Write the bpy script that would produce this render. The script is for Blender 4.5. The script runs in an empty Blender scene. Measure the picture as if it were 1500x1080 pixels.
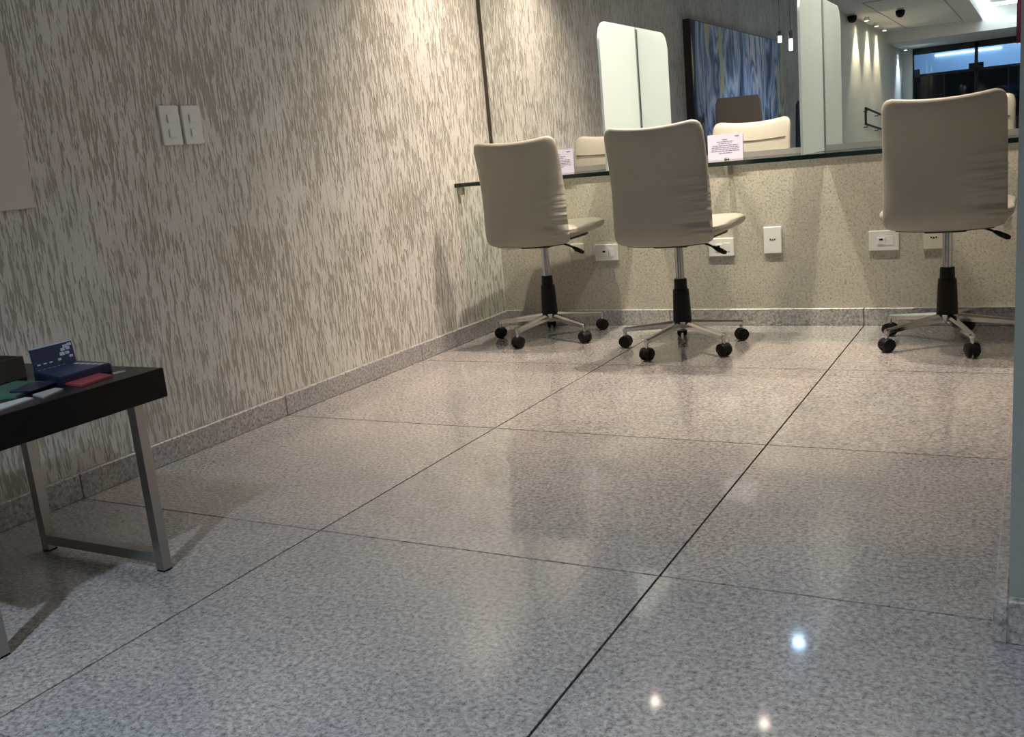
import bpy, bmesh, math, random
from mathutils import Vector, Matrix
random.seed(7)
PI = math.pi
SC = bpy.context.scene
COL = SC.collection

# ------------------------------------------------------------------ camera
F_PX, YAW, PITCH, ROLL = 1398.5, -0.5146, -0.2166, -0.0946
CAM = Vector((2.4431, -4.3389, 0.86))
cd = bpy.data.cameras.new('camera'); cam = bpy.data.objects.new('camera', cd); COL.objects.link(cam)
cd.sensor_fit = 'HORIZONTAL'; cd.sensor_width = 36.0; cd.lens = F_PX / 1500 * 36.0
cd.clip_start = 0.02; cd.clip_end = 200
fw = Vector((math.sin(YAW) * math.cos(PITCH), math.cos(YAW) * math.cos(PITCH), math.sin(PITCH)))
rt = Vector((math.cos(YAW), -math.sin(YAW), 0)); up = rt.cross(fw)
r2 = math.cos(ROLL) * rt + math.sin(ROLL) * up
u2 = -math.sin(ROLL) * rt + math.cos(ROLL) * up
M = Matrix((r2, u2, -fw)).transposed().to_4x4(); M.translation = CAM
cam.matrix_world = M
SC.camera = cam

# ------------------------------------------------------------------ world, exposure
w = bpy.data.worlds.new('night'); SC.world = w; w.use_nodes = True
w.node_tree.nodes['Background'].inputs[0].default_value = (0.010, 0.016, 0.03, 1)
w.node_tree.nodes['Background'].inputs[1].default_value = 1.0
vs = SC.view_settings
vs.view_transform = 'Standard'; vs.look = 'None'; vs.gamma = 1; vs.use_curve_mapping = False
vs.exposure = 0.22
SC.cycles.use_denoising = True
SC.cycles.sample_clamp_indirect = 20
SC.cycles.max_bounces = 9

WARM, COOL, NEUT = (1.0, 0.82, 0.67), (0.72, 0.86, 1.0), (1.0, 0.92, 0.82)
# ceiling lamps: x, y, colour, watts, cone degrees, disc radius, disc emission
CEIL = 2.40
LAMPS = [
    (0.49, -0.46, WARM, 150, 98, 0.026, 90, 'warm'),
    (1.14, -0.46, WARM, 150, 98, 0.026, 90, 'warm'),
    (1.79, -0.46, WARM, 150, 98, 0.026, 90, 'warm'),
    (1.13, -1.41, COOL, 7, 136, 0.036, 90, 'cool'),
    (1.49, -4.80, COOL, 250, 130, 0.050, 20, 'cool'),
    (3.60, -3.60, COOL, 30, 100, 0.050, 20, 'cool'),  # unseen lamp, added for cool ambient light beside the pier
    (3.40, -7.20, COOL, 80, 120, 0.050, 20, 'cool'),  # unseen lamp, added to lift the cool ambient of the lobby
]

# ------------------------------------------------------------------ helpers
def link(o): COL.objects.link(o); return o
def tag(o, label=None, cat=None, group=None, kind=None):
    for k, v in (('label', label), ('category', cat), ('group', group), ('kind', kind)):
        if v: o[k] = v
    return o
def empty(name, loc=(0, 0, 0), rz=0, **k):
    o = bpy.data.objects.new(name, None); link(o); o.location = loc; o.rotation_euler = (0, 0, rz)
    o.empty_display_size = 0.05
    return tag(o, **k)
def obj(name, bm, mat, parent=None, smooth=False, loc=None, rot=None, **k):
    me = bpy.data.meshes.new(name); bmesh.ops.recalc_face_normals(bm, faces=bm.faces[:])
    bm.to_mesh(me); bm.free()
    for m in (mat if isinstance(mat, (list, tuple)) else [mat]): me.materials.append(m)
    if smooth:
        for p in me.polygons: p.use_smooth = True
        if smooth is not True: me.set_sharp_from_angle(angle=smooth)
    o = bpy.data.objects.new(name, me); link(o)
    if parent: o.parent = parent
    if loc: o.location = loc
    if rot: o.rotation_euler = rot
    return tag(o, **k)
def copy_tree(o, parent=None):
    c = o.copy(); link(c); c.parent = parent
    for ch in list(o.children): copy_tree(ch, c)
    return c
def BM(): return bmesh.new()
def box(bm, x0, x1, y0, y1, z0, z1, bev=0, seg=2, mat=0):
    v = [bm.verts.new(p) for p in ((x0,y0,z0),(x1,y0,z0),(x1,y1,z0),(x0,y1,z0),(x0,y0,z1),(x1,y0,z1),(x1,y1,z1),(x0,y1,z1))]
    fs = [bm.faces.new([v[i] for i in q]) for q in ((3,2,1,0),(4,5,6,7),(0,1,5,4),(1,2,6,5),(2,3,7,6),(3,0,4,7))]
    for f in fs: f.material_index = mat
    if bev:
        es = list({e for f in fs for e in f.edges})
        bmesh.ops.bevel(bm, geom=es, offset=bev, segments=seg, profile=0.5, affect='EDGES')
    return fs
def cube(x0, x1, y0, y1, z0, z1, bev=0, seg=2):
    bm = BM(); box(bm, x0, x1, y0, y1, z0, z1, bev, seg); return bm
def lathe(bm, prof, n=24, axis='z', at=(0, 0, 0), mat=0):
    rings = []
    at = Vector(at)
    def P(r, h, a):
        c, s = r * math.cos(a), r * math.sin(a)
        return at + Vector({'z': (c, s, h), 'x': (h, c, s), 'y': (s, h, c)}[axis])
    for r, h in prof:
        if r < 1e-6: rings.append([bm.verts.new(P(0, h, 0))])
        else: rings.append([bm.verts.new(P(r, h, 2 * PI * i / n)) for i in range(n)])
    for A, B in zip(rings, rings[1:]):
        for i in range(n):
            j = (i + 1) % n
            if len(A) == 1 and len(B) == 1: continue
            if len(A) == 1: f = bm.faces.new((A[0], B[i], B[j]))
            elif len(B) == 1: f = bm.faces.new((A[i], A[j], B[0]))
            else: f = bm.faces.new((A[i], A[j], B[j], B[i]))
            f.material_index = mat
    return bm
def tube(bm, pts, r, n=10, cap=True):
    pts = [Vector(p) for p in pts]
    rs = r if isinstance(r, (list, tuple)) else [r] * len(pts)
    rings = []
    t0 = (pts[1] - pts[0]).normalized()
    a = t0.orthogonal().normalized()
    for i, p in enumerate(pts):
        t = (pts[min(i + 1, len(pts) - 1)] - pts[max(i - 1, 0)]).normalized()
        a = (a - a.dot(t) * t).normalized(); b = t.cross(a)
        rings.append([bm.verts.new(p + rs[i] * (math.cos(2 * PI * k / n) * a + math.sin(2 * PI * k / n) * b)) for k in range(n)])
    for A, B in zip(rings, rings[1:]):
        for k in range(n): bm.faces.new((A[k], A[(k + 1) % n], B[(k + 1) % n], B[k]))
    if cap: bm.faces.new(rings[0][::-1]); bm.faces.new(rings[-1])
    return bm
def cushion(W, H, r, t, fn, K=72, rings=(0, .25, .5, .7, .84, .92, .965, .99, 1.0), puff=0.0):
    """rounded-rectangle cushion; fn(x, v, n) -> local point."""
    bm = BM()
    bd = []
    P = []
    for k in range(K):
        a = 2 * PI * (k + .5) / K
        c, s = math.cos(a), math.sin(a); m = max(abs(c), abs(s)); bx, by = c / m * W, s / m * H
        cx = max(-(W - r), min(W - r, bx)); cy = max(-(H - r), min(H - r, by))
        d = Vector((bx - cx, by - cy)); d = d.normalized() * r if d.length > 1e-9 else d
        bd.append((cx + d.x, cy + d.y))
    def ht(m): return t * (max(0.0, 1 - m ** 9)) ** 0.45 + puff * (1 - m * m)
    def side(sg):
        out = []
        for m in rings[:-1]:
            if m == 0: out.append([bm.verts.new(fn(0, 0, sg * ht(0)))])
            else: out.append([bm.verts.new(fn(x * m, y * m, sg * ht(m))) for x, y in bd])
        return out
    A, B = side(1), side(-1)
    rim = [bm.verts.new(fn(x, y, 0)) for x, y in bd]
    for S in (A, B):
        S = S + [rim]
        for q, w_ in zip(S, S[1:]):
            for k in range(K):
                j = (k + 1) % K
                if len(q) == 1: bm.faces.new((q[0], w_[k], w_[j]))
                else: bm.faces.new((q[k], q[j], w_[j], w_[k]))
    return bm
def polyline(pts, n=None):
    """arc-length sampler of a smooth (Catmull-Rom) curve through 2D points."""
    P = [Vector(p) for p in pts]; Q = [P[0] * 2 - P[1]] + P + [P[-1] * 2 - P[-2]]
    out = []
    for i in range(1, len(Q) - 2):
        for k in range(12):
            t = k / 12; a, b, c, d = Q[i - 1], Q[i], Q[i + 1], Q[i + 2]
            out.append(.5 * ((2 * b) + (c - a) * t + (2 * a - 5 * b + 4 * c - d) * t * t + (3 * b - a - 3 * c + d) * t ** 3))
    out.append(P[-1])
    L = [0]
    for a, b in zip(out, out[1:]): L.append(L[-1] + (b - a).length)
    def f(s):
        s = max(0, min(1, s)) * L[-1]
        i = 0
        while i < len(L) - 2 and L[i + 1] < s: i += 1
        q = (s - L[i]) / max(1e-9, L[i + 1] - L[i]); p = out[i].lerp(out[i + 1], q)
        j = max(0, i - 2); k = min(len(out) - 1, i + 3)
        tg = (out[k] - out[j]).normalized()
        return p, tg
    return f, L[-1]

# ------------------------------------------------------------------ materials
def newmat(name):
    m = bpy.data.materials.new(name); m.use_nodes = True
    nt = m.node_tree; return m, nt, nt.nodes['Principled BSDF']
def N(nt, typ, **k):
    n = nt.nodes.new(typ)
    for a, b in k.items():
        if a.startswith('i_'):
            key = a[2:]; n.inputs[int(key) if key.isdigit() else key.replace('_', ' ')].default_value = b
        else: setattr(n, a, b)
    return n
def plain(name, col, rough=.5, metal=0, spec=.5, grain=0, gscale=200, emit=None, es=0, bump=0):
    m, nt, b = newmat(name)
    b.inputs['Base Color'].default_value = (*col, 1); b.inputs['Roughness'].default_value = rough
    b.inputs['Metallic'].default_value = metal; b.inputs['Specular IOR Level'].default_value = spec
    if emit: b.inputs['Emission Color'].default_value = (*emit, 1); b.inputs['Emission Strength'].default_value = es
    tc = N(nt, 'ShaderNodeTexCoord'); nz = N(nt, 'ShaderNodeTexNoise'); nz.inputs['Scale'].default_value = gscale
    nz.inputs['Detail'].default_value = 4
    nt.links.new(tc.outputs['Object'], nz.inputs['Vector'])
    if grain:
        mx = N(nt, 'ShaderNodeMix', data_type='RGBA')
        mx.inputs[6].default_value = (*[c * (1 - grain) for c in col], 1)
        mx.inputs[7].default_value = (*[min(1, c * (1 + grain)) for c in col], 1)
        nt.links.new(nz.outputs[0], mx.inputs[0]); nt.links.new(mx.outputs[2], b.inputs['Base Color'])
    if bump:
        bp = N(nt, 'ShaderNodeBump'); bp.inputs['Strength'].default_value = bump; bp.inputs['Distance'].default_value = .002
        nt.links.new(nz.outputs[0], bp.inputs['Height']); nt.links.new(bp.outputs[0], b.inputs['Normal'])
    return m
def ramp(nt, stops, interp='LINEAR'):
    r = N(nt, 'ShaderNodeValToRGB'); e = r.color_ramp; e.interpolation = interp
    while len(e.elements) < len(stops): e.elements.new(.5)
    for q, (p, c) in zip(e.elements, stops):
        q.position = p; q.color = (*c, 1) if len(c) == 3 else c
    return r
def g(v): return (v, v, v)

def granite(name, tile=True, rough=.22):
    m, nt, b = newmat(name); L = nt.links.new
    tc = N(nt, 'ShaderNodeTexCoord'); oi = N(nt, 'ShaderNodeObjectInfo')
    off = N(nt, 'ShaderNodeVectorMath', operation='SCALE'); off.inputs[0].default_value = (13.1, 7.7, 3.3)
    L(oi.outputs['Random'], off.inputs['Scale'])
    ad = N(nt, 'ShaderNodeVectorMath', operation='ADD'); L(tc.outputs['Object'], ad.inputs[0]); L(off.outputs[0], ad.inputs[1])
    def nz(scale, det, ro=.5):
        n = N(nt, 'ShaderNodeTexNoise'); n.inputs['Scale'].default_value = scale; n.inputs['Detail'].default_value = det
        n.inputs['Roughness'].default_value = ro; L(ad.outputs[0], n.inputs['Vector']); return n
    n1, n2, n3 = nz(95, 4, .65), nz(210, 3, .6), nz(3.2, 4)
    base = ramp(nt, [(.30, (.15, .148, .147)), (.43, (.31, .306, .303)), (.54, (.43, .425, .42)), (.70, (.60, .592, .585))])
    L(n1.outputs[0], base.inputs[0])
    sp = ramp(nt, [(.33, g(0.28)), (.41, g(1))]); L(n2.outputs[0], sp.inputs[0])
    mx = N(nt, 'ShaderNodeMix', data_type='RGBA', blend_type='MULTIPLY'); mx.inputs[0].default_value = .8
    L(base.outputs[0], mx.inputs[6]); L(sp.outputs[0], mx.inputs[7])
    cl = ramp(nt, [(.35, (.86, .85, .86)), (.65, (1.06, 1.0, .97))]); L(n3.outputs[0], cl.inputs[0])
    m2 = N(nt, 'ShaderNodeMix', data_type='RGBA', blend_type='MULTIPLY'); m2.inputs[0].default_value = 1
    L(mx.outputs[2], m2.inputs[6]); L(cl.outputs[0], m2.inputs[7])
    L(m2.outputs[2], b.inputs['Base Color'])
    b.inputs['Roughness'].default_value = rough; b.inputs['Specular IOR Level'].default_value = .5
    b.inputs['Coat Weight'].default_value = .9 if tile else .2; b.inputs['Coat Roughness'].default_value = .06
    return m
def streak_wall():
    m, nt, b = newmat('raked plaster'); L = nt.links.new
    tc = N(nt, 'ShaderNodeTexCoord')
    def nz(sc, det, dist=0., ro=.55, sh=(0, 0, 0)):
        mp = N(nt, 'ShaderNodeMapping'); mp.inputs['Scale'].default_value = sc; mp.inputs['Location'].default_value = sh
        L(tc.outputs['Object'], mp.inputs['Vector'])
        n = N(nt, 'ShaderNodeTexNoise'); n.inputs['Scale'].default_value = 1; n.inputs['Detail'].default_value = det
        n.inputs['Distortion'].default_value = dist; n.inputs['Roughness'].default_value = ro
        L(mp.outputs[0], n.inputs['Vector']); return n.outputs[0]
    def math_(op, a, b_):
        q = N(nt, 'ShaderNodeMath', operation=op)
        for i, v in enumerate((a, b_)):
            if isinstance(v, (int, float)): q.inputs[i].default_value = v
            else: L(v, q.inputs[i])
        return q.outputs[0]
    a = nz((80, 120, 14), 3.0, .5); c = nz((160, 230, 45), 2.5, .5, sh=(3, 1, 7)); p = nz((2.0, 2.6, 2.0), 3, 0, sh=(9, 4, 2))
    v = math_('ADD', a, math_('MULTIPLY', math_('SUBTRACT', c, .5), .30))
    v = math_('ADD', v, math_('MULTIPLY', math_('SUBTRACT', p, .5), .34))
    gr = ramp(nt, [(.505, g(0)), (.60, g(1))]); L(v, gr.inputs[0])
    tint = ramp(nt, [(.3, (.68, .665, .635)), (.7, (.62, .60, .545))]); L(nz((5, 5, 3), 4, sh=(1, 8, 3)), tint.inputs[0])
    dk = ramp(nt, [(.3, (.39, .375, .335)), (.7, (.41, .37, .29))]); L(nz((4, 4, 3), 3, sh=(5, 2, 1)), dk.inputs[0])
    mx = N(nt, 'ShaderNodeMix', data_type='RGBA'); L(gr.outputs[0], mx.inputs[0]); L(tint.outputs[0], mx.inputs[6]); L(dk.outputs[0], mx.inputs[7])
    L(mx.outputs[2], b.inputs['Base Color'])
    b.inputs['Roughness'].default_value = .62; b.inputs['Specular IOR Level'].default_value = .3
    h = math_('ADD', math_('MULTIPLY', gr.outputs[0], -1.0), math_('MULTIPLY', c, .5))
    bp = N(nt, 'ShaderNodeBump'); bp.inputs['Strength'].default_value = .8; bp.inputs['Distance'].default_value = .005
    L(h, bp.inputs['Height']); L(bp.outputs[0], b.inputs['Normal'])
    return m
def grain_wall():
    m, nt, b = newmat('granular plaster'); L = nt.links.new
    tc = N(nt, 'ShaderNodeTexCoord')
    n1 = N(nt, 'ShaderNodeTexNoise'); n1.inputs['Scale'].default_value = 95; n1.inputs['Detail'].default_value = 5; n1.inputs['Roughness'].default_value = .7
    n2 = N(nt, 'ShaderNodeTexNoise'); n2.inputs['Scale'].default_value = 5; n2.inputs['Detail'].default_value = 4
    for n in (n1, n2): L(tc.outputs['Object'], n.inputs['Vector'])
    r1 = ramp(nt, [(.34, (.30, .27, .22)), (.46, (.48, .45, .39)), (.60, (.56, .53, .475))]); L(n1.outputs[0], r1.inputs[0])
    r2_ = ramp(nt, [(.3, (.88, .88, .88)), (.7, (1.05, 1.03, .98))]); L(n2.outputs[0], r2_.inputs[0])
    mx = N(nt, 'ShaderNodeMix', data_type='RGBA', blend_type='MULTIPLY'); mx.inputs[0].default_value = 1
    L(r1.outputs[0], mx.inputs[6]); L(r2_.outputs[0], mx.inputs[7]); L(mx.outputs[2], b.inputs['Base Color'])
    b.inputs['Roughness'].default_value = .5
    bp = N(nt, 'ShaderNodeBump'); bp.inputs['Strength'].default_value = .5; bp.inputs['Distance'].default_value = .003
    L(n1.outputs[0], bp.inputs['Height']); L(bp.outputs[0], b.inputs['Normal'])
    return m
def thin_glass(name, tint, spec_rough=.0, ior=1.5):
    m, nt, b = newmat(name); L = nt.links.new
    out = nt.nodes['Material Output']; nt.nodes.remove(b)
    tr = N(nt, 'ShaderNodeBsdfTransparent'); tr.inputs[0].default_value = (*tint, 1)
    gl = N(nt, 'ShaderNodeBsdfGlossy'); gl.inputs['Roughness'].default_value = spec_rough
    fr = N(nt, 'ShaderNodeFresnel'); fr.inputs[0].default_value = ior
    geo = N(nt, 'ShaderNodeNewGeometry')
    mx = N(nt, 'ShaderNodeMixShader'); L(fr.outputs[0], mx.inputs[0]); L(tr.outputs[0], mx.inputs[1]); L(gl.outputs[0], mx.inputs[2])
    m2 = N(nt, 'ShaderNodeMixShader'); L(geo.outputs['Backfacing'], m2.inputs[0]); L(mx.outputs[0], m2.inputs[1])
    t2 = N(nt, 'ShaderNodeBsdfTransparent'); t2.inputs[0].default_value = (1, 1, 1, 1); L(t2.outputs[0], m2.inputs[2])
    L(m2.outputs[0], out.inputs[0])
    return m
def frosted():
    m, nt, b = newmat('frosted divider'); L = nt.links.new
    out = nt.nodes['Material Output']; nt.nodes.remove(b)
    d = N(nt, 'ShaderNodeBsdfDiffuse'); d.inputs[0].default_value = (.70, .80, .80, 1)
    t = N(nt, 'ShaderNodeBsdfTranslucent'); t.inputs[0].default_value = (.74, .84, .84, 1)
    gl = N(nt, 'ShaderNodeBsdfGlossy'); gl.inputs['Roughness'].default_value = .25
    tc = N(nt, 'ShaderNodeTexCoord'); nz = N(nt, 'ShaderNodeTexNoise'); nz.inputs['Scale'].default_value = 60
    L(tc.outputs['Object'], nz.inputs['Vector'])
    rr = ramp(nt, [(.3, g(.27)), (.7, g(.33))]); L(nz.outputs[0], rr.inputs[0])
    mx = N(nt, 'ShaderNodeMixShader'); L(rr.outputs[0], mx.inputs[0]); L(d.outputs[0], mx.inputs[1]); L(t.outputs[0], mx.inputs[2])
    m2 = N(nt, 'ShaderNodeMixShader'); m2.inputs[0].default_value = .06; L(mx.outputs[0], m2.inputs[1]); L(gl.outputs[0], m2.inputs[2])
    L(m2.outputs[0], out.inputs[0]); return m
def leather(name, col):
    m, nt, b = newmat(name); L = nt.links.new
    tc = N(nt, 'ShaderNodeTexCoord')
    n1 = N(nt, 'ShaderNodeTexNoise'); n1.inputs['Scale'].default_value = 420; n1.inputs['Detail'].default_value = 2
    mp = N(nt, 'ShaderNodeMapping'); mp.inputs['Scale'].default_value = (2.5, 2.5, 22); mp.inputs['Rotation'].default_value = (0, .45, 0)
    n2 = N(nt, 'ShaderNodeTexNoise'); n2.inputs['Scale'].default_value = 1; n2.inputs['Detail'].default_value = 2
    n3 = N(nt, 'ShaderNodeTexNoise'); n3.inputs['Scale'].default_value = 7; n3.inputs['Detail'].default_value = 3
    L(tc.outputs['Object'], n1.inputs['Vector']); L(tc.outputs['Object'], mp.inputs[0]); L(mp.outputs[0], n2.inputs['Vector']); L(tc.outputs['Object'], n3.inputs['Vector'])
    r = ramp(nt, [(.3, tuple(c * .93 for c in col)), (.7, col)]); L(n3.outputs[0], r.inputs[0]); L(r.outputs[0], b.inputs['Base Color'])
    b.inputs['Roughness'].default_value = .42; b.inputs['Specular IOR Level'].default_value = .4
    b1 = N(nt, 'ShaderNodeBump'); b1.inputs['Strength'].default_value = 1.0; b1.inputs['Distance'].default_value = .05
    b2 = N(nt, 'ShaderNodeBump'); b2.inputs['Strength'].default_value = .06; b2.inputs['Distance'].default_value = .001
    sx = N(nt, 'ShaderNodeSeparateXYZ'); L(tc.outputs['Object'], sx.inputs[0])
    ma = N(nt, 'ShaderNodeMapRange', interpolation_type='SMOOTHSTEP'); ma.inputs[1].default_value = .02; ma.inputs[2].default_value = .17; L(sx.outputs[0], ma.inputs[0])
    mb = N(nt, 'ShaderNodeMapRange', interpolation_type='SMOOTHSTEP'); mb.inputs[1].default_value = .80; mb.inputs[2].default_value = .62; L(sx.outputs[2], mb.inputs[0])
    mm = N(nt, 'ShaderNodeMath', operation='MULTIPLY'); L(ma.outputs[0], mm.inputs[0]); L(mb.outputs[0], mm.inputs[1])
    mh = N(nt, 'ShaderNodeMath', operation='MULTIPLY'); L(mm.outputs[0], mh.inputs[0]); L(n2.outputs[0], mh.inputs[1])
    L(mh.outputs[0], b1.inputs['Height']); L(n1.outputs[0], b2.inputs['Height']); L(b1.outputs[0], b2.inputs['Normal']); L(b2.outputs[0], b.inputs['Normal'])
    return m
def canvas():
    m, nt, b = newmat('abstract canvas'); L = nt.links.new
    tc = N(nt, 'ShaderNodeTexCoord')
    def nz(sc, det, sh=(0, 0, 0), dist=0):
        mp = N(nt, 'ShaderNodeMapping'); mp.inputs['Scale'].default_value = sc; mp.inputs['Location'].default_value = sh
        L(tc.outputs['Object'], mp.inputs['Vector'])
        n = N(nt, 'ShaderNodeTexNoise'); n.inputs['Scale'].default_value = 1; n.inputs['Detail'].default_value = det; n.inputs['Distortion'].default_value = dist
        L(mp.outputs[0], n.inputs['Vector']); return n.outputs[0]
    r = ramp(nt, [(.34, (.02, .03, .07)), (.39, (.07, .11, .22)), (.43, (.26, .36, .58)), (.465, (.50, .57, .74)), (.49, (.10, .16, .31)), (.52, (.34, .44, .66)), (.55, (.62, .66, .76)), (.585, (.18, .28, .50)), (.62, (.07, .10, .20)), (.66, (.60, .62, .64))])
    L(nz((1, 2.7, .9), 3.2, dist=.35), r.inputs[0])
    r3 = ramp(nt, [(.58, g(0)), (.60, g(1))]); L(nz((1, 3.6, .6), 2, (4, 9, 2), .3), r3.inputs[0])
    mx = N(nt, 'ShaderNodeMix', data_type='RGBA'); mx.inputs[7].default_value = (.62, .56, .28, 1)
    L(r3.outputs[0], mx.inputs[0]); L(r.outputs[0], mx.inputs[6])
    r4 = ramp(nt, [(.50, g(0)), (.58, g(.85))]); L(nz((1, 6, 5), 4, (2, 2, 8), 1.2), r4.inputs[0])
    sx = N(nt, 'ShaderNodeSeparateXYZ'); L(tc.outputs['Object'], sx.inputs[0])
    mr = N(nt, 'ShaderNodeMapRange'); mr.inputs[1].default_value = 1.32; mr.inputs[2].default_value = 1.0; L(sx.outputs[2], mr.inputs[0])
    mu = N(nt, 'ShaderNodeMath', operation='MULTIPLY'); L(r4.outputs[0], mu.inputs[0]); L(mr.outputs[0], mu.inputs[1])
    m2 = N(nt, 'ShaderNodeMix', data_type='RGBA'); m2.inputs[7].default_value = (.010, .014, .03, 1)
    L(mu.outputs[0], m2.inputs[0]); L(mx.outputs[2], m2.inputs[6]); L(m2.outputs[2], b.inputs['Base Color'])
    b.inputs['Roughness'].default_value = .6
    return m

GRAN = granite('polished granite'); GRANB = granite('granite skirting', False, .35)
STREAK, GRAINW = streak_wall(), grain_wall()
GROUT = plain('dark grout', (.02, .019, .018), .95, spec=.1, grain=.2)
WHITE = plain('white paint', (.72, .71, .69), .7, grain=.04, gscale=30)
CREAM = plain('cream paint', (.74, .71, .60), .7, grain=.04, gscale=30)
GREYP = plain('grey paint', (.30, .31, .28), .65, grain=.08, gscale=60, bump=.1)
MIRROR = plain('mirror silver', (.86, .88, .87), .0, 1)
EDGE = plain('mirror edge', (.05, .04, .03), .4, grain=.1)
GLASS, GLEDGE = thin_glass('counter glass', (.84, .93, .89)), plain('green glass edge', (.006, .022, .018), .12, grain=.1)
FROST = frosted()
RAIL = plain('satin aluminium rail', (.36, .37, .35), .35, .7, grain=.06)
LEATH = leather('ivory leatherette', (.31, .297, .25))
CHROME = plain('chrome', (.48, .475, .47), .12, 1, grain=.04)
STEEL = plain('brushed steel', (.42, .41, .40), .30, 1, grain=.08, gscale=90)
BLACKP = plain('black plastic', (.0045, .0045, .005), .45, spec=.22, grain=.15)
BLACKL = plain('black lacquer', (.004, .004, .004), .25, spec=.2, grain=.2)
PLAST = plain('white plastic', (.74, .74, .72), .35, grain=.02)
PLASTB = plain('cream plastic', (.66, .62, .54), .4, grain=.03)
PAPER = plain('lilac white paper', (.54, .535, .66), .7, grain=.02)
INK = plain('lilac grey ink', (.16, .14, .25), .7, grain=.1)
NAVY = plain('navy print', (.020, .032, .085), .35, grain=.25, gscale=50)
NAVY2 = plain('dark navy cover', (.012, .018, .05), .35, grain=.25, gscale=50)
PALEB = plain('pale print', (.55, .62, .75), .5, grain=.1)
REDP = plain('red print', (.30, .055, .07), .45, grain=.25, gscale=60)
GREENP = plain('teal print', (.055, .15, .125), .4, grain=.3, gscale=30)
PGREY = plain('grey paper', (.36, .36, .37), .6, grain=.12, gscale=60)
BROWN = plain('brown card', (.060, .048, .034), .5, grain=.2)
PANEL = plain('pale pink board', (.60, .55, .54), .5, grain=.03)
TAUPE = plain('taupe fabric', (.36, .32, .275), .9, grain=.15, gscale=300, bump=.2)
DARKF = plain('charcoal fabric', (.035, .04, .05), .9, grain=.2, gscale=300)
BLACKM = plain('black metal', (.010, .012, .015), .4, grain=.2)
DARKG = plain('dark glass pane', (.004, .008, .016), .03, spec=.35, grain=.1)
CLEARG = thin_glass('clear pane', (.93, .96, 1.0))
BLUEW = plain('pale blue fascia', (.30, .48, .72), .6, grain=.06, gscale=4)
BURG = plain('burgundy cloth', (.16, .012, .025), .8, grain=.25, gscale=40)
CANVAS = canvas()
LED = plain('cove led', (.8, .9, 1), .5, emit=(.80, .94, 1.0), es=7)
TUBE = plain('pendant tube', (.9, .9, .9), .4, emit=(.95, .97, 1.0), es=3)
WHITEL = plain('white tube lamp', (.9, .9, .9), .4, emit=(.85, .93, 1.0), es=6)
def glow(name, col, s): return plain(name, (.8, .8, .8), .5, emit=col, es=s)

# ------------------------------------------------------------------ the room
XR, YF = 5.2, -17.0          # far right wall, glazed end of the lobby
JX = [-0.02, 0.889, 1.779, 2.669, 3.559, 4.449, XR]
JY = [0.02, -0.8296, -1.7431, -2.635, -3.527, -4.419, -5.311, -6.203, -7.095, -7.987, -8.879, -9.771, -10.663, -11.555, -12.447, -13.339, -14.231, -15.123, -16.015, YF]
fl = obj('floor', cube(-.02, XR, YF, .02, -.08, -.005), GROUT, kind='structure')
cache = {}
for i in range(len(JX) - 1):
    for j in range(len(JY) - 1):
        x0, x1, y1, y0 = JX[i], JX[i + 1], JY[j], JY[j + 1]
        gp = .0026
        key = (round(x1 - x0, 4), round(y1 - y0, 4))
        hx, hy = (x1 - x0) / 2 - gp, (y1 - y0) / 2 - gp
        if key not in cache:
            o = obj('floor_tile', cube(-hx, hx, -hy, hy, -.006, 0), GRAN, fl); cache[key] = o.data
        else:
            o = link(bpy.data.objects.new('floor_tile', cache[key])); o.parent = fl
        o.location = ((x0 + x1) / 2, (y0 + y1) / 2, 0)

def wallgrid(x0, x1, y0, y1, z0, z1): return cube(x0, x1, y0, y1, z0, z1)
obj('wall_left', wallgrid(-.20, -.02, -7.6, .18, -.08, 2.9), STREAK, kind='structure')
obj('wall_left_lobby', wallgrid(-.20, -.02, YF - .3, -7.6, -.08, 2.9), CREAM, kind='structure')
obj('wall_back', wallgrid(-.02, XR + .18, .02, .18, -.08, 2.9), GRAINW, kind='structure')
obj('wall_far_right', wallgrid(XR, XR + .18, YF - .3, .02, -.08, 2.9), WHITE, kind='structure')
PX, PY = 2.413, -2.69
RX = 3.0                      # right end of the recess behind the pier
obj('wall_right', wallgrid(PX, RX + .12, PY, -1.75, 0, CEIL), GREYP, kind='structure')
obj('wall_recess', wallgrid(RX, RX + .12, -1.75, .02, 0, CEIL), STREAK, kind='structure')
# skirting, one stone length per floor tile
def skirting(name, pieces):
    p0 = empty(name, kind='structure')
    for (x0, x1, y0, y1) in pieces:
        o = obj('skirting_stone', cube(x0, x1, y0, y1, 0, .077, .0025, 1), GRANB, p0)
    return p0
skirting('baseboard_left', [(-.02, 0, a + .001, b - .001) for b, a in zip([0.0] + JY[1:9], JY[1:10])])
skirting('baseboard_back', [(a + .001, b - .001, 0, .02) for a, b in ((-.02, .889), (.889, 1.779), (1.779, 2.669), (2.669, RX))])
skirting('baseboard_right', [(PX - .022, PX, PY - .022, -1.745), (PX, RX + .12, PY - .022, PY)])
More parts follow.
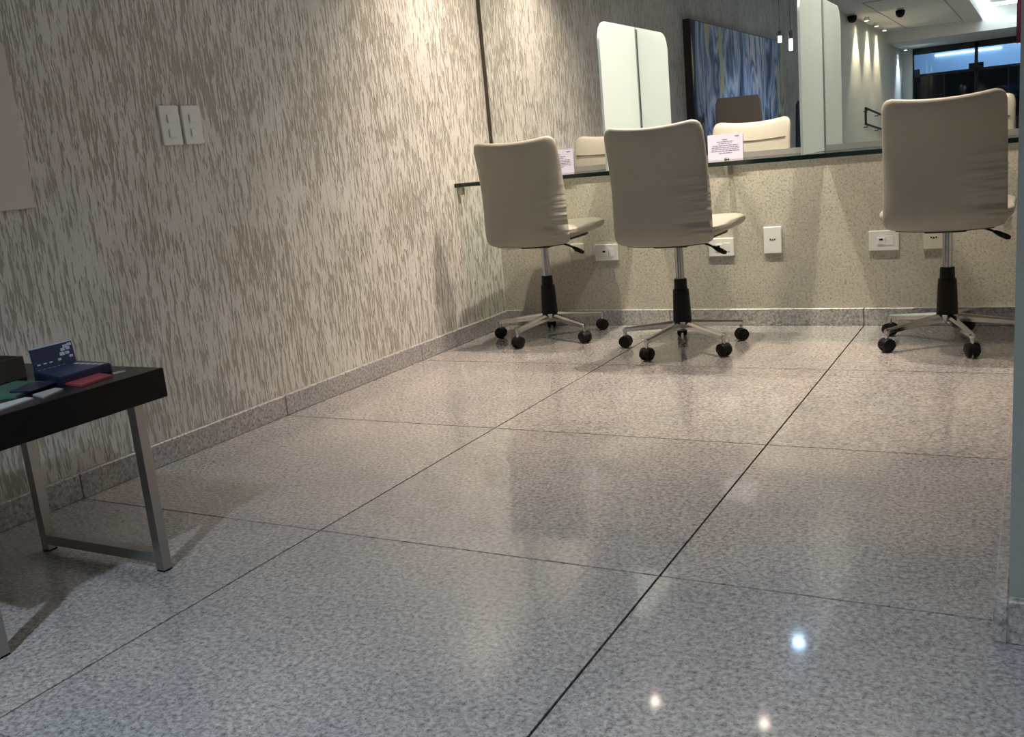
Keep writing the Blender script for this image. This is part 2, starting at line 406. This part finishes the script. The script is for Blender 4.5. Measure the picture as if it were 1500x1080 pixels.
# ceiling with a raised lit tray over the lobby
TX0, TX1, TY0, TY1, TZ = 1.52, 4.4, -15.0, -8.0, 2.62
bm = BM()
box(bm, -.02, XR, TY1, .02, CEIL, CEIL + .5); box(bm, -.02, TX0, TY0, TY1, CEIL, CEIL + .5)
box(bm, TX1, XR, TY0, TY1, CEIL, CEIL + .5); box(bm, -.02, XR, YF, TY0, CEIL, CEIL + .5)
box(bm, TX0, TX1, TY0, TY1, TZ, CEIL + .5)
obj('ceiling', bm, WHITE, kind='structure')
bm = BM(); box(bm, -.02, XR, YF, -14.65, 2.22, CEIL)
obj('trim_1', bm, WHITE, kind='structure')
bm = BM()
for (a, b, c, d) in ((.35, 1.25, -14.3, -14.285), (1.235, 1.25, -14.3, -9.5), (.35, 1.25, -9.515, -9.5), (.35, .365, -14.3, -9.5)):
    box(bm, a, b, c, d, CEIL - .004, CEIL)
obj('trim_2', bm, GREYP, kind='structure')
# led strips of the tray
cv = empty('cove_light', ((TX0 + TX1) / 2, TY1, TZ - .03), label='bright bluish LED cove strips in the raised ceiling tray', cat='light')
cx, cy = (TX0 + TX1) / 2, TY1
for (a, b, c, d) in ((TX0 + .02, TX0 + .10, TY0, TY1), (TX1 - .10, TX1, TY0, TY1), (TX0 + .1, TX1 - .1, TY0 + .5, TY0 + .7), (TX0 + .1, TX1 - .1, TY1 - .16, TY1)):
    obj('led_strip', cube(a - cx, b - cx, c - cy, d - cy, 0, .028), LED, cv)

# glazed end wall: frames, transom panes and dark doors
we = empty('window_1', (0, YF, 0), kind='structure')
MU = [0.16, 1.30, 2.42, 3.54, 4.66, XR]
obj('window_jamb', cube(-.02, .16, -.12, .06, 0, 2.22), WHITE, we)
for x in MU: obj('mullion', cube(x - .03, min(XR, x + .03), -.06, .04, 0, 2.2), BLACKM, we)
obj('head_rail', cube(.16, XR, -.06, .04, 2.10, 2.22), BLACKM, we)
obj('transom_rail', cube(.16, XR, -.06, .04, 1.67, 1.72), BLACKM, we)
for a, b in zip(MU, MU[1:]):
    obj('transom_pane', cube(a + .03, b - .03, -.014, -.004, 1.72, 2.10), CLEARG, we)
    dp = obj('door_pane', cube(a + .03, b - .03, -.014, -.004, .02, 1.67), DARKG, we)
    for x in (a + .03, b - .13): obj('door_clamp', cube(x, x + .10, -.02, .02, 1.70, 1.82), BLACKM, we)
    obj('door_stile', cube((a + b) / 2 - .012, (a + b) / 2 + .012, -.016, .004, .02, 1.67), BLACKM, we)
# lit canopy outside, added to give the transom panes their blue glow
cn = empty('added_backdrop', (2.6, YF - 2.5, 0), label='pale blue lit canopy fascia added outside the dark glass doors to turn the transom panes blue', cat='backdrop')
obj('fascia', cube(-4.0, 4.0, -.08, 0, 1.80, 2.9), BLUEW, cn)
obj('lamp_tube', cube(-2.25, -.95, .001, .03, 2.17, 2.19), WHITEL, cn)
obj('lamp_tube', cube(-.5, .9, .001, .03, 2.07, 2.09), WHITEL, cn)
for x in (-3.5, 3.5): obj('post', cube(x - .06, x + .06, -.08, 0, 0, 1.80), BLACKM, cn)
obj('backdrop_floor', cube(-4, 4, -1, 2.3, -.08, -.01), GROUT, cn)
for k, x in enumerate((1.0, 2.6, 4.2)):
    l = bpy.data.lights.new('canopy lamp', 'POINT'); l.energy = 55; l.color = (.55, .78, 1); l.shadow_soft_size = .1
    lo = link(bpy.data.objects.new('backdrop_lamp', l)); lo.location = (x - 2.6, 1.5, 2.6); lo.parent = cn  # unseen point lights added to brighten the fascia

# ------------------------------------------------------------------ ceiling lamps
NAMES = {0: 'small warm recessed ceiling downlight above the leftmost office chair', 1: 'small warm recessed ceiling downlight above the middle office chair',
         2: 'small warm recessed ceiling downlight above the rightmost office chair', 3: 'bright cool white ceiling downlight in the middle of the alcove',
         4: 'cool white ceiling downlight behind the side table', 5: 'cool ceiling downlight added right of the grey pier for ambient light', 6: 'cool ceiling downlight added over the lobby for ambient light'}
for k, (x, y, c, p, ang, r, es, kd) in enumerate(LAMPS):
    t = empty('ceiling_downlight', (x, y, CEIL), label=NAMES[k], cat='light', group='ceiling downlights')
    bm = BM(); lathe(bm, [(r, -.001), (r + .004, -.012), (r + .022, -.010), (r + .026, 0), (r, -.0005)], 28)
    obj('trim_ring', bm, CHROME, t, smooth=True)
    bm = BM(); lathe(bm, [(0, -.004), (r, -.004), (r, -.002), (0, -.002)], 24)
    obj('lens', bm, glow('lens glow ' + kd + str(k), (.34, .60, 1.0) if k == 3 else c, es), t)
    l = bpy.data.lights.new('spot', 'SPOT'); l.energy = p; l.color = c; l.spot_size = math.radians(ang); l.spot_blend = .9; l.shadow_soft_size = r
    lo = link(bpy.data.objects.new('lamp_beam', l)); lo.location = (0, 0, -.02); lo.parent = t
# wall washers far down the lobby
WASHC = (1.0, .90, .68)
WASH = [(.14, -11.3, WASHC), (.12, -12.4, WASHC), (.11, -13.4, WASHC), (.12, -16.2, (.55, .72, 1))]
for k, (x, y, c) in enumerate(WASH):
    z = CEIL if k < 3 else 2.22
    t = empty('wall_washer', (x, y, z), label=('small warm wall washing spotlight on the lobby ceiling, ' + ['nearest', 'middle', 'farthest'][k] + ' of three') if k < 3 else 'small bluish spotlight under the ceiling beam by the glass doors', cat='spotlight', group='lobby wall washers')
    bm = BM(); lathe(bm, [(0, 0), (.03, 0), (.034, -.03), (.04, -.06), (.032, -.06), (.026, -.035), (0, -.035)], 20)
    obj('can', bm, PLAST, t, smooth=.6)
    bm = BM(); lathe(bm, [(0, -.045), (.03, -.045), (.03, -.040), (0, -.040)], 20)
    obj('lens', bm, glow('washer glow %d' % k, c, 160), t)
    l = bpy.data.lights.new('spot', 'SPOT'); l.energy = 60 if k < 3 else 70; l.color = c; l.spot_size = math.radians(80); l.spot_blend = .6; l.shadow_soft_size = .02
    lo = link(bpy.data.objects.new('washer_beam', l)); lo.location = (0, 0, -.07); lo.parent = t
    lo.rotation_euler = (0, math.radians(8), 0)

# ------------------------------------------------------------------ mirror and glass counter
mr = empty('wall_mirror', (-.006, .02, .788), label='large frameless mirror on the back wall above the glass counter', cat='mirror')
obj('mirror_panel', cube(.006, RX + .006 - .001, -.014, 0, 0, CEIL - .788), MIRROR, mr)
obj('edge_strip', cube(-.012, .006, -.016, 0, 0, CEIL - .788), EDGE, mr)
obj('bottom_rail', cube(-.012, RX + .005, -.018, 0, -.0245, 0), RAIL, mr)
CZ = .762
ct = empty('glass_counter', (1.2, 0, CZ - .013), label='long green-edged clear glass counter shelf under the mirror', cat='counter')
bm = BM(); fs = box(bm, -1.219, RX - 1.2 - .002, -.375, .018, -.004, .014)
for f in bm.faces: f.material_index = 1 if abs(f.normal.z) < .5 and f.calc_center_median().y < -.3 else 0
bm.normal_update()
for f in bm.faces: f.material_index = 1 if abs(f.normal.z) < .5 else 0
obj('glass_top', bm, [GLASS, GLEDGE], ct)
for x in (.10, 1.21, 2.25, 2.9):
    bk = obj('bracket', cube(x - 1.2 - .012, x - 1.2 + .012, -.055, .02, -.055, -.005, .004), CHROME, ct)
    obj('clamp_screw', lathe(BM(), [(0, 0), (.011, 0), (.012, .003), (.009, .007), (0, .008)], 16, at=(x - 1.2, -.035, .0141)), CHROME, bk, smooth=True)
obj('wall_clip', cube(-1.22, -1.19, -.352, -.330, -.042, -.005, .003), STEEL, ct)

def divider(x, label):
    t = empty('counter_divider', (x, 0, CZ + .001), label=label, cat='divider', group='frosted counter dividers')
    d, h, r = .425, .625, .085
    pts = [(0, .002), (-d, .002)] + [(-d + r - r * math.cos(a), h - r + r * math.sin(a)) for a in [PI / 2 * k / 10 for k in range(11)]] + [(0, h)]
    bm = BM(); th = .005
    A = [bm.verts.new((-th, y, z)) for y, z in pts]; B = [bm.verts.new((th, y, z)) for y, z in pts]
    bm.faces.new(A); bm.faces.new(B[::-1])
    for k in range(len(pts)): j = (k + 1) % len(pts); bm.faces.new((A[k], B[k], B[j], A[j]))
    obj('frosted_sheet', bm, FROST, t)
    obj('fixing_channel', cube(-.009, .009, -.004, .004, .01, h - .01), STEEL, t)
    return t
divider(.795, 'frosted pale divider with a rounded corner behind the middle office chair')
divider(1.622, 'frosted pale divider with a rounded corner left of the rightmost office chair')

def card(x, y, label, rz):
    t = empty('notice_card', (x, y, CZ + .001), rz, label=label, cat='sign', group='printed notices on the counter')
    s = obj('card_sheet', cube(-.080, .080, -.001, .001, 0, .112), PAPER, t, rot=(-.03, 0, 0))
    bm = BM()
    def dash(x0, x1, z, h=.0032): box(bm, x0, x1, -.0014, -.001, z, z + h)
    dash(.045, .064, .097, .005); dash(-.012, .010, .086)
    for z, a in ((.077, .038), (.069, .030), (.060, .058), (.052, .062), (.044, .062), (.036, .064), (.027, .030)):
        q = -a
        while q < a:
            e = min(a, q + random.uniform(.008, .02)); dash(q, e, z); q = e + .0025
    obj('printed_lines', bm, INK, s)
    return t
card(1.196, -.002, 'small printed notice on the counter right of the middle office chair', 0)
card(.364, -.002, 'small printed notice on the counter right of the leftmost office chair', 0)

# ------------------------------------------------------------------ sockets and switches
def plate(x, z, w_, h_, label, kind, mat=PLAST):
    t = empty('wall_socket', (x, .02, z), label=label, cat='socket', group='sockets under the counter')
    obj('cover_plate', cube(-w_ / 2, w_ / 2, -.010, 0, -h_ / 2, h_ / 2, .003), mat, t)
    if kind == 'rj':
        md = obj('socket_module', cube(-.027, .006, -.013, -.009, -.016, .016, .0015), PLAST, t)
        obj('jack_hole', cube(-.018, -.004, -.0136, -.012, .001, .009), BLACKP, md)
        obj('blank_module', cube(.012, .040, -.0115, -.009, -.020, .020, .001), mat, t)
    else:
        for dx in (-.0095, 0, .0095):
            obj('pin_hole', lathe(BM(), [(0, 0), (.0035, 0), (.0035, .001), (0, .001)], 12, 'y', (dx, -.0112, .004 if dx else .002)), BLACKP, t)
    return t
plate(.577, .362, .122, .080, 'horizontal white network socket between the leftmost and middle chairs', 'rj')
plate(.42, .372, .075, .080, 'cream wall socket behind the lever of the leftmost chair', 'pin', PLASTB)
plate(1.153, .366, .118, .084, 'horizontal white socket behind the lever of the middle chair', 'rj')
plate(1.390, .389, .080, .120, 'upright white power socket right of the middle chair', 'pin')
plate(1.862, .368, .122, .086, 'horizontal white network socket left of the rightmost chair', 'rj')
plate(2.058, .370, .080, .092, 'cream wall socket behind the post of the rightmost chair', 'pin', PLASTB)
def switch(y, label):
    t = empty('light_switch', (-.02, y, 1.062), label=label, cat='switch', group='light switches on the left wall')
    obj('switch_plate', cube(0, .009, -.040, .040, -.062, .062, .003), PLAST, t)
    for z in (.021, -.025): obj('rocker', cube(.008, .014, -.014, .010, z - .013, z + .013, .002), PLAST, t)
switch(-2.065, 'white two-rocker light switch, the left one of the pair')
switch(-1.972, 'white two-rocker light switch, the right one of the pair')
bd = empty('wall_board', (-.02, -2.752, .846), label='pale pink board hung on the left wall at the picture edge', cat='board')
obj('board_sheet', cube(0, .008, -.155, .155, 0, .44, .002), PANEL, bd)

# ------------------------------------------------------------------ office chairs
def make_chair():
    t = empty('office_chair')
    prof, Lp = polyline([(-.150, .462), (-.178, .472), (-.196, .505), (-.203, .56), (-.205, .62), (-.213, .70), (-.236, .80), (-.262, .88), (-.280, .934)])
    def wid(s): return 1.0 - .035 * s
    H = Lp / 2
    def back(x, v, n):
        s = (v + H) / (2 * H); p, tg = prof(s)
        nn = Vector((tg.y, -tg.x))             # toward the sitter
        cv_ = .030 * (x / .2) ** 2 * (.35 + .65 * s)
        q = p + nn * (n + cv_)
        return (x * wid(s), q.x, q.y - .010 * (1 - (x / .2) ** 2) * max(0, (s - .6) / .4) ** 2)
    b = obj('backrest', cushion(.2085, H, .045, .019, back, K=96, rings=(0, .12, .25, .38, .5, .62, .74, .84, .91, .955, .985, 1), puff=.004), LEATH, t, smooth=True)
    # seams across the front of the back
    for s0 in (.775, .42):
        bm = BM(); tube(bm, [back(x, (s0 * 2 - 1) * H, .0245 - .006 * (abs(x) / .19) ** 6) for x in [-.185 + .37 * k / 16 for k in range(17)]], .003, 6)
        obj('seam', bm, plain('seam thread', (.22, .18, .13), .6, grain=.1), b, smooth=True)
    # dark plastic piping seen along the rear lower rim
    bm = BM()
    pts = []
    for k in range(25):
        u = -1 + 2 * k / 24
        x = .165 * u; v = -H + .004
        pts.append(back(x, v, -.010))
    tube(bm, pts, .0045, 6); obj('rim_trim', bm, BLACKP, b, smooth=True)
    def seat(x, v, n):
        y = v + .045; s = (v + .21) / .42
        z = .505 + n - .004 * max(0, (s - .72) / .28) ** 2 + .008 * (x / .2) ** 2 + .006 * s
        if n < 0: z += .004 * max(0, (s - .55) / .45)
        return (x, y, z)
    sobj = obj('seat', cushion(.228, .228, .06, .030, seat, K=80, puff=.006), LEATH, t, smooth=True)
    obj('seat_pan', cushion(.178, .17, .05, .010, lambda x, v, n: (x, v + .0, .476 + n), K=48), BLACKP, t, smooth=True)
    bm = BM(); box(bm, -.075, .075, -.11, .10, .440, .468, .008); box(bm, -.03, .03, -.17, -.10, .452, .470, .004)
    obj('tilt_mechanism', bm, BLACKP, t)
    lv = obj('lever', tube(BM(), [(.05, -.02, .455), (.10, -.03, .452), (.14, -.035, .440), (.175, -.04, .424)], .0045, 8), BLACKP, t, smooth=True)
    obj('lever_grip', tube(BM(), [(.160, -.038, .431), (.180, -.041, .421), (.205, -.044, .409), (.215, -.045, .406)], [.006, .010, .010, .006], 10), BLACKP, lv, smooth=True)
    obj('gas_post', lathe(BM(), [(0, .26), (.0180, .26), (.0180, .452), (0, .452)], 20), CHROME, t, smooth=.6)
    obj('post_shroud', lathe(BM(), [(0, .118), (.039, .118), (.036, .20), (.0335, .250), (.032, .254), (.0275, .256), (.0265, .296), (.024, .299), (.0145, .299), (0, .299)], 24), BLACKP, t, smooth=.6)
    obj('hub', lathe(BM(), [(0, .078), (.022, .078), (.028, .085), (.036, .098), (.037, .118), (.030, .121), (0, .121)], 24), CHROME, t, smooth=.6)
    # star base arms and casters: one of each, then copies turned about the post
    RC = .262
    arm0 = cas0 = None
    for k in range(5):
        a = 2 * PI * k / 5
        if k == 0:
            bm = BM(); secs = []
            for s in (0, .1, .3, .6, .85, .96, 1):
                x = .022 + (RC + .006 - .022) * s; wv = .0155 - .0060 * s; hv = .0155 - .0065 * s; z = .106 - .026 * s
                sh = [(-1, -1), (-1, .35), (-.55, 1), (.55, 1), (1, .35), (1, -1)]
                if s == 1: wv *= .7
                secs.append([bm.verts.new((x, q * wv, z + r_ * hv)) for q, r_ in sh])
            for A, B in zip(secs, secs[1:]):
                for i in range(6): bm.faces.new((A[i], A[(i + 1) % 6], B[(i + 1) % 6], B[i]))
            bm.faces.new(secs[0]); bm.faces.new(secs[-1][::-1])
            arm0 = obj('base_arm', bm, CHROME, t)
            cas0 = obj('caster', lathe(BM(), [(0, .050), (.0075, .050), (.0075, .068), (.0105, .070), (.0105, .082), (0, .083)], 14, at=(RC, 0, 0)), CHROME, t, smooth=.6)
            bm = BM()
            prof_ = [(.0255 * math.cos(q), .0255 * math.sin(q)) for q in [math.radians(-20 + 220 * i / 14) for i in range(15)]]
            for sy in (-.0075, .0075):
                pass
            A = [bm.verts.new((RC + x, -.0215, .0275 + z)) for x, z in prof_]; B = [bm.verts.new((RC + x, .0215, .0275 + z)) for x, z in prof_]
            A2 = [bm.verts.new((RC + x * .8, -.0205, .0275 + z * .8)) for x, z in prof_]; B2 = [bm.verts.new((RC + x * .8, .0205, .0275 + z * .8)) for x, z in prof_]
            for i in range(14):
                bm.faces.new((A[i], A[i + 1], B[i + 1], B[i])); bm.faces.new((A2[i], B2[i], B2[i + 1], A2[i + 1]))
                bm.faces.new((A[i], A2[i], A2[i + 1], A[i + 1])); bm.faces.new((B[i], B[i + 1], B2[i + 1], B2[i]))
            obj('hood', bm, BLACKP, cas0, smooth=.7)
            for sy in (-1, 1):
                obj('wheel', lathe(BM(), [(0, sy * .004), (.020, sy * .004), (.0265, sy * .007), (.0275, sy * .012), (.0255, sy * .019), (.018, sy * .0225), (0, sy * .0225)], 20, 'y', (RC, 0, .0275)), BLACKP, cas0, smooth=.7)
        else:
            for src in (arm0, cas0):
                c = copy_tree(src, t); c.rotation_euler = (0, 0, a)
    return t
chair = make_chair()
CH = [(.394, -.295, 188, 3, 'ivory office swivel chair in the corner, leftmost of the three'),
      (1.122, -.495, 182, 0, 'ivory office swivel chair in the middle, in front of the frosted divider'),
      (2.138, -.35, 221, 0, 'ivory office swivel chair on the right beside the grey pier')]
chairs = [chair, copy_tree(chair), copy_tree(chair)]
for t, (x, y, base, rz, lab) in zip(chairs, CH):
    t.location = (x, y, 0); t.rotation_euler = (0, 0, math.radians(rz))
    tag(t, lab, 'chair', 'office chairs at the counter')
    ka = kc = 0
    for ch in t.children:
        nm = ch.name.split('.')[0]
        if nm in ('base_arm', 'caster'):
            k = round(ch.rotation_euler.z / (2 * PI / 5)); ch.rotation_euler = (0, 0, math.radians(base - rz) + 2 * PI * k / 5)

# ------------------------------------------------------------------ side table with leaflets
TT, TB = .468, .400
st = empty('side_table', (.45, -3.15, 0), label='low black side table with steel sled legs by the left wall', cat='table')
obj('table_top', cube(-.25, .25, -.315, .287, TB - 0, TT, .003), BLACKL, st)
for y in (.212, -.200):
    for x in (.225, -.190):
        o = obj('leg', cube(x - .0125, x + .0125, y - .0125, y + .0125, .004, TB, .001), STEEL, st)
        obj('foot_pad', cube(x - .012, x + .012, y - .012, y + .012, 0, .004), BLACKP, o)
    obj('floor_bar', cube(-.1775, .2125, y - .0125, y + .0125, .020, .045, .001), STEEL, st)

def sheet(name, pts, z, h, mat, label, cat, group=None):
    """flat paper thing with a corner list in table space."""
    cx_ = sum(p[0] for p in pts) / len(pts); cy_ = sum(p[1] for p in pts) / len(pts)
    bm = BM(); A = [bm.verts.new((x - cx_, y - cy_, 0)) for x, y in pts]; B = [bm.verts.new((x - cx_, y - cy_, h)) for x, y in pts]
    bm.faces.new(A[::-1]); bm.faces.new(B)
    for k in range(len(pts)): j = (k + 1) % len(pts); bm.faces.new((A[k], A[j], B[j], B[k]))
    return obj(name, bm, mat, loc=(cx_, cy_, z), label=label, cat=cat, group=group)
def rect(cx_, cy_, w_, d_, a):
    a = math.radians(a); c, s = math.cos(a), math.sin(a)
    return [(cx_ + x * c - y * s, cy_ + x * s + y * c) for x, y in ((-w_ / 2, -d_ / 2), (w_ / 2, -d_ / 2), (w_ / 2, d_ / 2), (-w_ / 2, d_ / 2))]
# leaflets on the table
bx_ = empty('leaflet_box', (.53, -2.965, TT), label='navy printed leaflet box with its lid standing open on the side table', cat='box')
bm = BM()
def prism(bm, pts, z0, z1, ox=0, oy=0):
    A = [bm.verts.new((x - ox, y - oy, z0)) for x, y in pts]; B = [bm.verts.new((x - ox, y - oy, z1)) for x, y in pts]
    bm.faces.new(A[::-1]); bm.faces.new(B)
    for k in range(len(pts)): j = (k + 1) % len(pts); bm.faces.new((A[k], A[j], B[j], B[k]))
    return bm
q0 = [(.450, -3.012), (.592, -3.050), (.582, -2.908), (.455, -2.897)]
obj('box_base', prism(bm, q0, 0, .017, .53, -2.965), NAVY2, bx_)
obj('base_cover', prism(BM(), [(.53 + (x - .53) * .97, -2.965 + (y + 2.965) * .97) for x, y in q0], .017, .0195, .53, -2.965), NAVY, bx_)
ld = obj('lid', cube(-.003, .003, -.056, .054, 0, .066, .001), NAVY, bx_, loc=(-.076, .010, .004), rot=(0, -.10, .03))
obj('lid_edge', cube(-.0034, .0034, -.056, .054, .0645, .0675), PALEB, ld)
bm = BM()
for (y, z, s) in ((.034, .052, .007), (.046, .055, .006), (.026, .046, .006), (.040, .047, .006), (.022, .036, .007), (.036, .037, .006), (.044, .028, .005), (.012, .026, .005)):
    box(bm, .003, .0035, y - s, y + s * .8, z, z + s * 1.1)
obj('pale_icons', bm, PALEB, ld)
bm = BM()
for i in range(6): box(bm, .003, .0035, -.050 + i * .013, -.043 + i * .013, .012, .016)
for i in range(3): box(bm, .003, .0035, -.048 + i * .016, -.040 + i * .016, .026, .029)
obj('small_print', bm, PALEB, ld)
bm = BM()
for i in range(5): box(bm, -.05 + i * .02, -.038 + i * .02, .035, .047, .0195, .0199)
obj('cover_print', bm, PALEB, bx_)
sheet('leaflet', [(.590, -3.038), (.657, -3.048), (.643, -2.955), (.584, -2.945)], TT, .004, REDP, 'red leaflet lying beside the navy leaflet box on the table', 'leaflet')
sheet('leaflet', [(.612, -2.932), (.625, -2.940), (.633, -2.912), (.620, -2.908)], TT, .002, PGREY, 'tiny grey paper slip near the far corner of the black table', 'paper')
sheet('brochure', [(.425, -3.040), (.545, -3.032), (.583, -3.150), (.46, -3.24)], TT, .005, GREENP, 'teal green brochure lying on the black side table', 'brochure')
sheet('brochure', [(.50, -3.058), (.572, -3.040), (.592, -3.122), (.54, -3.135)], TT + .005, .003, NAVY2, 'dark brochure lying across the teal one on the side table', 'brochure')
sheet('leaflet', [(.612, -3.150), (.640, -3.150), (.672, -3.30), (.600, -3.30)], TT, .003, plain('white leaflet paper', (.50, .50, .50), .6, grain=.06), 'white leaflet at the front edge of the black side table', 'leaflet')
sheet('leaflet', [(.606, -3.128), (.662, -3.142), (.634, -3.075), (.603, -3.072)], TT, .003, PGREY, 'grey patterned card between white and red leaflets on the table', 'card')
bb = empty('card_box', (.33, -3.14, TT), label='low dark brown open card box behind the teal brochure', cat='box')
for (a, b, c, d) in ((-.06, .06, .146, .15), (-.06, .06, -.15, -.146), (.056, .06, -.146, .146), (-.06, -.056, -.146, .146)):
    obj('box_side', cube(a, b, c, d, 0, .05), BROWN, bb)
obj('box_bottom', cube(-.056, .056, -.146, .146, 0, .003), BROWN, bb)

# ------------------------------------------------------------------ lobby seen in the mirror
def painting():
    t = empty('painting', (-.019, -4.75, .78), label='large abstract blue canvas of vertical streaks on the left wall', cat='painting')
    obj('stretcher', cube(0, .056, -1.56, 1.56, 0, 1.0), BLACKM, t)
    bm = BM(); box(bm, .0565, .060, -4.75 - 1.55, -4.75 + 1.55, .79, 1.77)
    o = obj('canvas_face', bm, CANVAS, t, loc=(0, 4.75, -.78))
    return t
painting()
def armchair(x, y, wb, wt, ht, rz, mat, label):
    t = empty('armchair', (x, y, 0), rz, label=label, cat='armchair')
    pf = [(0, .30), (.0, .45), (-.015, .8), (-.045, ht)]
    f_, L_ = polyline(pf); H = L_ / 2
    def bk(xx, v, n):
        s = (v + H) / (2 * H); p, tg = f_(s); q = p + Vector((tg.y, -tg.x)) * n
        return (xx * (wb + (wt - wb) * s) / wb, q.x, q.y)
    obj('backrest', cushion(wb / 2, H, .03, .045, bk, K=64), mat, t, smooth=True)
    obj('seat', cushion(wb / 2 - .01, .22, .05, .05, lambda xx, v, n: (xx, v + .27, .40 + n)), mat, t, smooth=True)
    for sx in (-1, 1):
        obj('armrest', cushion(.03, .22, .025, .10, lambda xx, v, n, sx=sx: (sx * (wb / 2 - .02) + xx, v + .26, .50 + n)), mat, t, smooth=True)
        for yy in (.06, .44): obj('leg', tube(BM(), [(sx * (wb / 2 - .04), yy, 0), (sx * (wb / 2 - .05), yy, .36)], [.012, .018], 10), BLACKP, t)
    return t
armchair(.30, -3.56, .47, .36, 1.17, PI, TAUPE, 'taupe high-backed armchair in front of the blue canvas')
armchair(.42, -6.10, .50, .42, 1.16, PI, DARKF, 'dark charcoal high-backed armchair beyond the blue canvas')
for (x, y, z0, z1, lab) in ((.262, -5.2, 1.68, 1.78, 'short glowing tube pendant lamp, the left one of the pair'), (.362, -5.2, 1.595, 1.77, 'long glowing tube pendant lamp, the right one of the pair')):
    t = empty('pendant_lamp', (x, y, z0), label=lab, cat='lamp', group='tube pendants in the lobby')
    hh = z1 - z0
    obj('glow_tube', lathe(BM(), [(0, 0), (.016, 0), (.018, .004), (.018, hh * .6), (0, hh * .6)], 16), TUBE, t, smooth=.6)
    obj('cap', lathe(BM(), [(0, hh * .6), (.019, hh * .6), (.019, hh), (.006, hh + .01), (0, hh + .01)], 16), plain('rose metal', (.35, .25, .27), .3, .8), t, smooth=.6)
    obj('cord', tube(BM(), [(0, 0, hh), (0, 0, CEIL - z0)], .0015, 6), BLACKM, t)
hr = empty('handrail', (-.02, -11.7, 0), label='black double-bar handrail on the pale lobby wall', cat='handrail')
for z in (1.10, .86): obj('rail', tube(BM(), [(.07, 0, z), (.07, -3.0, z - .20)], .018, 10), BLACKM, hr, smooth=.6)
obj('end_bar', tube(BM(), [(.07, 0, 1.10), (.07, 0, .86)], .018, 10), BLACKM, hr, smooth=.6)
for y in (-.25, -1.4, -2.6):
    for z in (1.10, .86): obj('wall_bracket', tube(BM(), [(0, y, z + y * .067 - .03), (.05, y, z + y * .067 - .03), (.07, y, z + y * .067)], .008, 8), BLACKM, hr)
for (x, y, lab) in ((.66, -10.8, 'black dome security camera in the middle of the lobby ceiling'), (.05, -10.6, 'black dome security camera where lobby ceiling meets wall')):
    t = empty('security_camera', (x, y, CEIL), label=lab, cat='camera', group='lobby security cameras')
    obj('mount', lathe(BM(), [(0, 0), (.045, 0), (.045, -.02), (.03, -.03), (0, -.03)], 20), PLAST, t, smooth=.6)
    obj('dome', lathe(BM(), [(.06, -.03), (.065, -.05), (.058, -.09), (.035, -.12), (0, -.13)], 20), BLACKP, t, smooth=True)
bn = empty('banner', (2.40, -9.6, 1.66), label='dark red cloth banner hanging at the right edge of the mirror view', cat='banner')
bm = BM()
n = 24; A = []; B = []
for k in range(n + 1):
    x = -.26 + .5 * k / n; yy = .012 * math.sin(k * 1.3)
    A.append((x, yy, 0)); B.append((x, yy * .4, CEIL - 1.66))
vA = [bm.verts.new(p) for p in A]; vB = [bm.verts.new(p) for p in B]
vC = [bm.verts.new((p[0], p[1] - .004, p[2])) for p in A]; vD = [bm.verts.new((p[0], p[1] - .004, p[2])) for p in B]
for k in range(n):
    bm.faces.new((vA[k], vA[k + 1], vB[k + 1], vB[k])); bm.faces.new((vC[k], vD[k], vD[k + 1], vC[k + 1]))
    bm.faces.new((vA[k], vC[k], vC[k + 1], vA[k + 1])); bm.faces.new((vB[k], vB[k + 1], vD[k + 1], vD[k]))
obj('banner_cloth', bm, BURG, bn, smooth=True)
obj('banner_rod', tube(BM(), [(-.28, 0, CEIL - 1.66 - .012), (.26, 0, CEIL - 1.66 - .012)], .010, 8), STEEL, bn)
